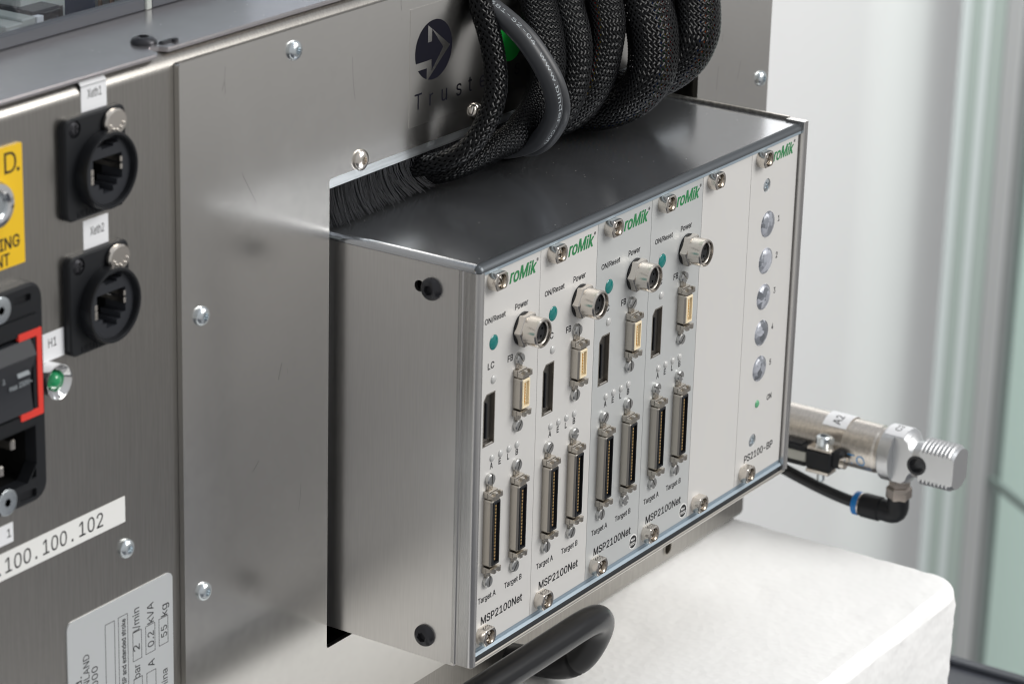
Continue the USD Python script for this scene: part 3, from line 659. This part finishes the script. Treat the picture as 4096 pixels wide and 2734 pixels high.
def connector(p, c, z0, z1, kind):
    w = 2.65
    out = rrect(c - w, c + w, z0, z1, .9)
    a = np.array(out.exterior.coords)[:-1]; bfl = np.array(out.buffer(-.55).exterior.coords)[:-1]
    pts = [(q[0], .1, q[1]) for q in a] + [(q[0], -2.75, q[1]) for q in a] + [(q[0], -3.4, q[1]) for q in bfl]
    shell = trimesh.convex.convex_hull(np.array(pts))
    hol = rrect(c - w + .5, c + w - .5, z0 + .5, z1 - .5, .5)
    s = part(p, 'target_connector' if kind == 't' else 'interface_connector', cut(shell, ex(hol, -.6, 5)), 'nickel_dull', smooth=28)
    slot = rrect(c - 1.35, c + 1.5, z0 + 1.35, z1 - 1.35, .3)
    fr = mani(exc(hol.buffer(-.01), -.65, 2.95, .2)) - mani(ex(slot, -1.3, 5))
    tong = bx(c + .0, c + .75, -1.2, -3.05, z0 + 1.9, z1 - 1.9, .05)
    part(s, 'insert', [to_tm(fr), tong], 'black' if kind == 't' else 'cream', smooth=28)
    n = 17 if kind == 't' else 7
    zs = np.linspace(z0 + 2.5, z1 - 2.5, n)
    part(s, 'pin_row', [bx(c - .42, c + .2, -1.4, -3.22, z - .34, z + .34) for z in zs], 'gold', smooth=False, kind='stuff')

def display_port(p, x0, x1, z0, z1):
    out = Polygon([(x0, z0), (x1, z0), (x1, z1), (x0 + 1.6, z1), (x0, z1 - 1.9)])
    s = part(p, 'display_port', ex(out.buffer(.02).difference(out.buffer(-.38, join_style=2)), 1.9, 1.95), 'nickel_dull')
    part(s, 'cavity', [ex(out.buffer(-.3), 2.2, .7)], 'port_dark')
    part(s, 'contact_tongue', bx(x0 + 2.5, x0 + 3.3, 1.7, .5, z0 + 2.2, z1 - 3.4, .1), 'black')
    part(s, 'spring', [bx(x0 + 2.6, x0 + 3.8, 1.6, 1.2, z - .4, z + .4, .1) for z in (z0 + 5.0, z1 - 5.0)], 'nickel')
    part(s, 'foot', bx(x0 + 1.2, x1 - 1.0, 1.4, -.25, z0 + .1, z0 + .8, .2), 'nickel')
    return out

def socket(p, x, z):
    s = part(p, 'power_socket', [exc(hexagon(x, z, 5.9), -.6, 2.4, .35), lathe([(3.5, 2.5), (4.85, 2.5), (4.95, 3.2), (4.95, 7.6), (4.6, 8.1), (4.15, 8.1), (4.0, 7.2), (3.55, 7.0), (3.5, 2.5)], (x, 0, z), n=48)], 'nickel', smooth=30)
    part(s, 'seal_ring', ex(circ(x, z, 5.6, 14), .05, .68), 'black')
    ins = cut(lathe([(0, 2), (3.5, 2), (3.5, 6.0), (3.2, 6.3), (0, 6.3)], (x, 0, z), n=32), *[ex(circ(x + 1.9 * math.cos(a), z + 1.9 * math.sin(a), .5, 5), -4.4, 4) for a in (.5, 1.65, 2.7, 3.9, 5.3)])
    part(s, 'socket_insert', ins, 'black', smooth=25)

def lens(p, name, x, z, r, h, material):
    prof = [(0, -.5), (r, -.5), (r, h * .1)] + [(r * math.cos(a), h * math.sin(a)) for a in np.linspace(.15, 1.5, 6)] + [(0, h)]
    part(p, name, lathe(prof, (x, 0, z), n=28), material, smooth=True)

def heavy(s, cap, x, z, width):
    return [text(t, cap, x + ox + dx, z + dz, dy, w, True, .24) for t, ox, w in ((s[0], -.9, 3.9), (s[1:], 3.7, width - 3.7)) for dx, dz, dy in ((0, 0, 0), (.09, 0, -.004), (-.09, 0, -.008))]

def msp(ox, label, tint, dated, rot):
    p = thing('programmer_module', label, 'plug-in module', (ox, 0, 0), group='programming modules in the rack')
    X = lambda v: ox + v
    DP = Polygon([(X(3.5), 69.8), (X(10.1), 69.8), (X(10.1), 87.5), (X(5.1), 87.5), (X(3.5), 85.6)])
    fp = sbox(X(.11), .05, X(34.43), 128.3)
    holes = [DP.buffer(.05), circ(X(8.5), 104.2, 2.55), circ(X(8.8), 91.7, 1.5, 6)] + [circ(X(v), 64.8, 1.32, 6) for v in (9.1, 14.0, 18.9, 23.6)]
    part(p, 'front_panel', ex(fp.difference(union_all(holes)), 2.5, 2.5), tint)
    captive(p, X(7.4), 125.4); captive(p, X(5.9), 3.9)
    display_port(p, X(3.5), X(10.1), 69.8, 87.5)
    socket(p, X(25.1), 104.2)
    lens(p, 'reset_button', X(8.5), 104.2, 2.5, .5, 'green_lens')
    lens(p, 'indicator_light', X(8.8), 91.7, 1.48, .7, 'led')
    for v in (9.1, 14.0, 18.9, 23.6):
        lens(p, 'indicator_light', X(v), 64.8, 1.3, .7, 'led')
    connector(p, X(22.9), 78.0, 89.0, 'f'); latch(p, X(22.9), 89.2, 1); latch(p, X(22.9), 77.8, -1)
    sc = [(22.9, 94.7), (22.9, 71.9)]
    for c in (7.5, 23.1):
        connector(p, X(c), 28.5, 52.0, 't'); latch(p, X(c), 52.3, 1); latch(p, X(c), 28.2, -1)
        sc += [(c, 58.0), (c, 22.4)]
    for i, (v, z) in enumerate(sc):
        part(p, 'slotted_screw', slotted((X(v), .02, z), 2.1, 1.5, rot[i % len(rot)]), 'steel_screw', smooth=28)
    part(p, 'logo', heavy('ProMik', 4.3, X(12.9), 121.4, 19.6), 'ink_green', smooth=False)
    letters(p, [text('®', 1.4, X(32.1), 124.6, 0), text('ON/Reset', 1.75, X(3.1), 111.3, 0, 11.8, True), text('Power', 1.95, X(20.3), 111.6, 0, 7.5, True), text('LC', 2.1, X(5.4), 95.7, 0, 3.7, True), text('FB', 2.1, X(16.8), 95.0, 0, 3.1, True),
                           text('A', 2.0, X(8.1), 61.2, 0, 1.6, True), text('E', 2.0, X(13.1), 61.2, 0, 1.3, True), text('L', 2.0, X(18.1), 61.2, 0, 1.2, True), text('B', 2.0, X(23.0), 61.2, 0, 1.5, True),
                           text('Target A', 1.9, X(3.1), 15.4, 0, 10.3, True), text('Target B', 1.9, X(18.5), 15.5, 0, 10.3, True), text('MSP2100Net', 2.7, X(5.1), 7.4, 0, 24.4, True)], 'ink')
    if dated:
        s = part(p, 'date_sticker', ex(circ(X(31.4), 3.6, 2.75, 12), 0, .08), 'paper')
        part(s, 'printed_disc', ex(circ(X(31.4), 3.6, 2.35, 12), -.08, .03), 'ink')
        letters(s, [text('Nov', 1.0, X(29.9), 4.0, -.11, 2.7, True), text('2024', 1.0, X(29.5), 2.4, -.11, 3.6, True)], 'paper')
W = 34.56
msp(-W, 'grey programmer module at the left end, partly behind the corner rail', 'panel', False, [2.2, .9, 1.57, 1.4, 1.2, .8])
msp(0.0, 'grey programmer module without date sticker, second from the left corner rail', 'panel', False, [1.5, 1.45, .7, 1.57, 3.0, 1.0])
msp(W, 'programmer module with round date sticker, beside another dated one on its right', 'panel_cool', True, [.7, 1.5, .8, 1.3, 1.6, 2.8])
msp(2 * W, 'programmer module with round date sticker, beside the blank panel', 'panel_cool', True, [2.3, .7, 2.6, 2.1, 2.5, 1.4])

bl = thing('blank_module', 'plain blank grey panel between the dated module and the power supply', 'blank panel', (3 * W, 0, 0))
part(bl, 'front_panel', ex(sbox(3 * W + .11, .05, 4 * W - .12, 128.3), 2.5, 2.5), 'panel')
captive(bl, 110.1, 125.6); captive(bl, 109.8, 3.6)

ps = thing('power_module', 'power supply module with five round clear lenses at the right end', 'plug-in module', (4 * W, 0, 0))
dz = (98.7, 84.7, 70.8, 56.8, 42.8)
part(ps, 'front_panel', ex(sbox(4 * W + .11, .05, 172.7, 128.3).difference(union_all([circ(152.7, z, 4.9, 12) for z in dz] + [circ(152.6, 28.8, 1.5, 6), circ(150.6, 113.8, 2.6), circ(150.6, 14.8, 2.6)])), 2.5, 2.5), 'panel')
captive(ps, 145.0, 125.4); captive(ps, 144.9, 3.8)
part(ps, 'logo', heavy('ProMik', 4.3, 150.6, 121.9, 19.2), 'ink_green', smooth=False)
letters(ps, [text('®', 1.4, 169.4, 125.4, 0), text('ON', 2.1, 160.1, 28.0, 0, 3.6, True), text('PS2100-BP', 2.7, 145.0, 7.5, 0, 21.8, True)] + [text(str(k + 1), 2.2, 160.5, z, 0, 1.3, True) for k, z in enumerate((97.8, 83.7, 70.0, 55.9, 41.9))], 'ink')
for z in dz:
    part(ps, 'lens', lathe([(0, -1), (4.85, -1), (4.95, 0), (4.7, .35), (4.5, .25), (4.2, .55), (3.2, 1.0), (1.6, 1.25), (0, 1.3)], (152.7, 0, z), n=40), 'reflector', smooth=30)
lens(ps, 'indicator_light', 152.6, 28.8, 1.5, .6, 'led_green')
for z in (113.8, 14.8):
    part(ps, 'countersunk_screw', phillips((150.6, .7, z), 2.55, .75, .5, 'zinc'), 'zinc')

# ================================================================== cables
def braid(path, a, b, n, pitch, off=.16):
    """Braided sleeve: n filament bundles each way, woven over and under."""
    q, d, ea, eb, s = frames(path, (1, 0, 0), pitch / (2 * n) / 3.0)
    V, F, base = [], [], 0
    th_w = 2 * math.pi / n * .31
    for dirn in (1, -1):
        for k in range(n):
            th = 2 * math.pi * k / n + dirn * 2 * math.pi * s / pitch
            ph = n * (th + dirn * 2 * math.pi * s / pitch) / (2 * math.pi)
            lift = off * dirn * np.cos(math.pi * (ph + k * (1 if dirn > 0 else 1)))
            rows = []
            for w, hgt in ((-1, -.10), (-.35, .05), (.35, .05), (1, -.10)):
                tt = th + w * th_w
                rows.append(q + ((a + lift + hgt) * np.cos(tt))[:, None] * ea + ((b + lift + hgt) * np.sin(tt))[:, None] * eb)
            v = np.stack(rows, 1); m = len(q)
            i, j = np.meshgrid(np.arange(m - 1), np.arange(3), indexing='ij')
            f = np.stack([i * 4 + j, i * 4 + j + 1, (i + 1) * 4 + j + 1, (i + 1) * 4 + j], -1).reshape(-1, 4) + base
            V.append(v.reshape(-1, 3)); F.append(f); base += 4 * m
    f = np.vstack(F)
    return trimesh.Trimesh(np.vstack(V), np.vstack([f[:, [0, 1, 2]], f[:, [0, 2, 3]]]), process=False)

def sleeve(label, pts, a, b, n, pitch, wires=()):
    t = thing('braided_cable', label, 'cable', tuple(pts[len(pts) // 2]), group='braided cables looping into the rack opening')
    part(t, 'core', tube(pts, a * .78, r2=b * .74, step=2), 'core', smooth=True)
    part(t, 'braided_sleeve', braid(pts, a, b, n, pitch), 'braid', smooth=True, kind='stuff')
    q, d, ea, eb, s = frames(pts, (1, 0, 0), 2.5)
    for th, col in wires:
        w = q + .86 * a * math.cos(th) * ea + .86 * b * math.sin(th) * eb
        part(t, 'wire', tube(w, .5, step=2.5, sides=7), 'wire_' + col, smooth=True, label=col + ' wire inside the braid')
    return t

C1 = [(47, 84, 262), (45, 70, 236), (42, 57.5, 214), (39, 53, 203.5), (36.5, 50.2, 195.0), (36.5, 46, 184), (35, 42.2, 172), (32, 40.6, 163.6), (26.5, 41.6, 154.2), (20, 45, 147.5), (14, 53.9, 143.2), (12, 72, 139)]
C2 = [(82, 78, 262), (77, 62, 226), (72, 52, 203), (70, 48.7, 189.2), (67, 42.7, 175.6), (64, 41.1, 161.4), (54, 43, 149.4), (41, 46.6, 143.9), (29, 54.3, 138.8), (24, 72, 138)]
CG = [(14, 92, 226), (26, 76, 212), (35, 61, 200), (40, 52, 193.6), (43.6, 39.9, 184.6), (45.8, 33.5, 176.5), (48, 29.9, 169), (50.8, 28.9, 159.6), (52.6, 31.7, 152.6), (54.4, 36.7, 146.3), (56.2, 43.1, 142.0), (58.0, 52.4, 138.5), (59, 70, 137)]
CG2 = [(x + 5.8, y + .7, z - 1.8 + (1.8 if k > 10 else 0)) for k, (x, y, z) in enumerate(CG)]
C3 = [(92, 78, 255), (88, 60, 222), (85.5, 51, 201), (84, 46.2, 187.2), (82, 40.5, 174.7), (80, 39.4, 159.9), (76, 42.2, 148.4), (70, 53.1, 137.8), (67, 70, 137)]
C4 = [(112, 76, 254), (106, 58, 220), (103, 47, 198), (102, 42.3, 184.5), (101, 39.8, 175.8), (100, 39.8, 168.2), (98, 40.5, 159.2), (95, 43.6, 149.8), (92, 49.5, 143), (88, 60, 138.8), (86, 74, 138.5)]
C5 = [(146, 76, 250), (136, 56, 215), (129, 45, 195), (126, 39.8, 180.6), (125, 36, 171.9), (124, 34.1, 162.9), (122, 34.3, 154.5), (119, 38.5, 146.8), (115, 46.5, 142.0), (111, 58, 140.5), (109, 74, 140)]
C6 = [(178, 72, 246), (164, 50, 212), (156, 39, 190), (152, 33.7, 176.8), (150, 31.7, 169.4), (148, 31.1, 163.5), (146, 33, 156.6), (143, 37.6, 151.0), (140, 46, 146.0), (137, 58, 143), (136, 74, 142)]
sleeve('slim black braided cable, nearest the emblem on the cover plate', C1, 4.6, 3.4, 12, 36)
sleeve('flat black braided cable with zigzag weave behind the smooth grey cable', C2, 9.2, 4.2, 24, 50)
sleeve('dark braided cable just right of the smooth grey cables', C3, 7.5, 4.0, 22, 56)
sleeve('braided cable showing a yellow wire, fourth braided one from the emblem', C4, 9.0, 5.0, 26, 62, [(2.75, 'yellow'), (2.9, 'red')])
sleeve('thickest braided cable with red and green wires inside', C5, 13.2, 7.0, 30, 76, [(1.36, 'red'), (1.47, 'red'), (1.59, 'orange'), (1.86, 'green'), (1.73, 'yellow'), (1.98, 'blue')])
sleeve('braided cable at the right end of the row, by the bare steel plate', C6, 12.4, 6.4, 28, 72, [(1.3, 'red'), (1.45, 'yellow'), (1.7, 'green'), (2.1, 'blue'), (1.9, 'orange')])

def smooth_cable(label, pts, r, prints):
    t = thing('jacket_cable', label, 'cable', tuple(pts[len(pts) // 2]))
    part(t, 'jacket', tube(pts, r, step=1.2, sides=28), 'cable', smooth=True)
    if prints:
        q, d, ea, eb, s = frames(pts, (1, 0, 0), .4)
        out = []
        for txt_, s0, wid, cap, th0 in prints:
            m = raw_text(txt_); v = np.asarray(m.vertices)
            lo, hi = v[:, 0].min(), v[:, 0].max()
            ss = s0 + (v[:, 0] - lo) / (hi - lo) * wid
            th = th0 - (v[:, 1] * cap) / r
            rr = r - .03 + v[:, 2] / .05 * .09
            P = [np.interp(ss, s, arr[:, k]) for arr in (q, ea, eb) for k in range(3)]
            qq, aa, bb = (np.stack(P[i:i + 3], 1) for i in (0, 3, 6))
            out.append(trimesh.Trimesh(qq + (rr * np.cos(th))[:, None] * aa + (rr * np.sin(th))[:, None] * bb, m.faces, process=False))
        letters(t, out, 'ink_white')
smooth_cable('smooth grey round cable with printed lettering, hanging in front of the braids', CG, 3.0, [('5381-52-04', 58, 22, 1.7, 2.0), ('www.binder-con', 83, 34, 1.5, 2.0)])
smooth_cable('smooth grey round cable without visible lettering, just behind the printed one', CG2, 3.0, [])

# ================================================================== pneumatic cylinder at the right
AX = (262.0, -24.3)
pc = thing('air_cylinder', 'pneumatic cylinder with threaded end and sensor clamp at the right', 'pneumatic cylinder', (262, 10, -24.3))
cyl = lambda prof, y, n=56: lathe(prof, (AX[0], y, AX[1]), n=n)
part(pc, 'barrel', cyl([(0, -90), (10.0, -90), (10.0, 2.2), (9.5, 3.0), (9.5, 4.0), (9.9, 4.4), (9.9, 6), (0, 6)], 2.5), 'barrel', smooth=35)
cap = mani(cyl([(0, 0), (11.2, 0), (11.6, .6), (11.6, 9.6), (10.6, 11.2), (8.6, 12.2), (7.6, 13.6), (7.6, 17), (8.2, 17.6), (8.2, 18), (0, 18)], -3.2))
thr = [(0, 0)]
for k in range(8):
    y0 = 1.0 + k * 1.72
    thr += [(8.6, y0), (9.7, y0 + .6), (9.7, y0 + .85), (8.6, y0 + 1.6)]
thr += [(9.0, 14.9), (8.4, 16.2), (0, 16.2)]
body = cap + mani(cyl(thr, -19.0))
body = body - mani(bx(AX[0] - 30, AX[0] - 6.6, -60, -8.6, -60, 20)) - mani(bx(AX[0] + 6.6, AX[0] + 30, -60, -8.6, -60, 20)) - mani(lathe([(0, -20), (3.6, -20), (3.6, 20), (0, 20)], (AX[0], -19.2, -24.6), '-x', 30))
part(pc, 'end_cap', body, 'alu', smooth=28)
part(pc, 'bushing', lathe([(3.05, -6.8), (4.1, -6.8), (4.1, 6.9), (3.05, 6.9), (3.05, -6.8)], (AX[0], -19.2, -24.6), '-x', 34), 'black_gloss', smooth=35)
def wrap(y0, y1, r, a0, a1, t):
    """Band of a cylinder; angles from the top, towards the camera side."""
    pts = [(AX[0] - rr * math.sin(a), AX[1] + rr * math.cos(a)) for rr, seq in ((r + t, np.linspace(a0, a1, 24)), (r, np.linspace(a1, a0, 24))) for a in seq]
    return ex(Polygon(pts), y1, y1 - y0)
def wrap_text(s, r, cap, y_start, width, a_base):
    m = raw_text(s); v = np.asarray(m.vertices); lo, hi = v[:, 0].min(), v[:, 0].max()
    u = (v[:, 0] - lo) / (hi - lo) * width
    ang = a_base - v[:, 1] * cap / r
    rr = r + v[:, 2] / .05 * .08
    return trimesh.Trimesh(np.stack([AX[0] - rr * np.sin(ang), y_start - u, AX[1] + rr * np.cos(ang)], 1), m.faces, process=False)
part(pc, 'brand_print', wrap_text('FESTO', 10.0, 4.8, 20.6, 18.2, 2.15), 'ink_blue', smooth=False)
part(pc, 'clamp_band', wrap(13.2, 23.2, 10.0, -2.6, 1.6, .5), 'nickel', smooth=30)
st = part(pc, 'label_sticker', wrap(12.8, 23.6, 10.5, -.9, .75, .15), 'white', smooth=30)
def wrap_text2(s, r, cap, y0, a_start, span, flip=1):
    m = raw_text(s); v = np.asarray(m.vertices); lo, hi = v[:, 0].min(), v[:, 0].max()
    ang = a_start - (v[:, 0] - lo) / (hi - lo) * span
    rr = r + v[:, 2] / .05 * .08
    return trimesh.Trimesh(np.stack([AX[0] - rr * np.sin(ang), y0 + v[:, 1] * cap, AX[1] + rr * np.cos(ang)], 1), m.faces, process=False)
part(st, 'lettering', wrap_text2('A2', 10.65, 3.6, 16.2, .62, .5), 'ink', smooth=False)
st = part(pc, 'label_sticker', wrap(-12.4, -4.0, 11.55, -.9, .55, .15), 'white', smooth=30)
part(st, 'lettering', wrap_text2('C2', 11.7, 2.6, -9.6, .30, .42), 'ink', smooth=False)
bx0 = AX[0] - 16
part(pc, 'clamp_block', [bx(bx0, AX[0] - 8.5, 14.5, 26.0, -33.5, -25.0, .7), bx(bx0 + 1.5, AX[0] - 7, 10.5, 15.5, -31.5, -24, .9)], 'black', smooth=25)
part(pc, 'clamp_plate', [bx(bx0 - .2, AX[0] - 7.5, 14.2, 25.4, -25.0, -23.9, .2), bx(bx0 - .2, AX[0] - 9, 15, 25.4, -34.9, -33.5, .2)], 'nickel', smooth=25)
sx, sy = bx0 + 4.2, 20.4
s = part(pc, 'clamp_screw', cut(lathe([(0, 0), (2.9, 0), (3.0, .4), (3.0, 3.8), (2.6, 4.3), (0, 4.3)], (sx, sy, -23.9), 'z', 32), ext(hexagon(sx, sy, 1.5), 5, None, (0, 0, -21.8))), 'zinc', smooth=30)
part(s, 'thread', lathe([(0, 0), (1.6, 0), (1.6, 3.8), (1.2, 4.4), (0, 4.4)], (sx, sy, -34.9), '-z', 18), 'zinc')
part(pc, 'clamp_nut', lathe([(0, 0), (2.5, 0), (2.5, 2), (0, 2.2)], (bx0 + 3.0, 11.0, -28.6), '-y', 20), 'nickel')
sn = part(pc, 'sensor', bx(bx0 + .5, AX[0] - 9.5, 26, 48, -31.5, -27.0, .4), 'sensor')
part(sn, 'sensor_cap', [bx(bx0 + .3, AX[0] - 9, 26, 41, -27.2, -24.8, .4), bx(bx0 + 1.2, AX[0] - 9.5, 28.5, 37, -24.9, -24.3, .2), bx(bx0 + .4, AX[0] - 9, 26, 42, -33.4, -31.5, .3)], 'black')
fx, fy = AX[0], -9.4
e = part(pc, 'elbow_fitting', tube([(fx, fy, -42.5), (fx, fy, -45.5), (fx, fy + .1, -48.0), (fx, fy + .9, -49.6), (fx, fy + 2.4, -50.2), (fx, fy + 5, -50.2), (fx, fy + 9, -50.2)], 4.5, step=.8, sides=26), 'black', smooth=40)
part(e, 'collar', lathe([(0, 0), (4.4, 0), (5.1, .6), (5.1, 8.2), (4.6, 9.0), (0, 9.0)], (fx, fy + 7.0, -50.2), 'y', 32), 'black', smooth=35)
part(e, 'hex_nut', lathe([(0, 0), (4.9, 0), (5.3, .7), (5.3, 4.4), (4.9, 5.2), (4.3, 5.4), (4.3, 8), (0, 8)], (fx, fy, -43.4), 'z', 6), 'brown_nickel', smooth=15)
part(e, 'metal_ring', lathe([(0, 0), (4.75, 0), (4.75, .6), (0, .6)], (fx, fy + 16.0, -50.2), 'y', 32), 'nickel')
part(e, 'release_ring', lathe([(3.1, 0), (4.5, 0), (4.9, .5), (4.9, 2.3), (4.4, 2.8), (3.1, 2.8)], (fx, fy + 16.6, -50.2), 'y', 32), 'blue', smooth=35)

hs = thing('air_hose', 'black air hose running from the blue fitting ring behind the rack', 'hose', (262, 40, -44))
part(hs, 'hose', tube([(fx, fy + 15, -50.2), (fx, fy + 22, -50.0), (fx - .5, 26, -47.6), (fx - 2, 43, -42.6), (fx - 5, 62, -36), (fx - 8, 84, -30)], 2.4, step=1.5, sides=22), 'tube', smooth=True)
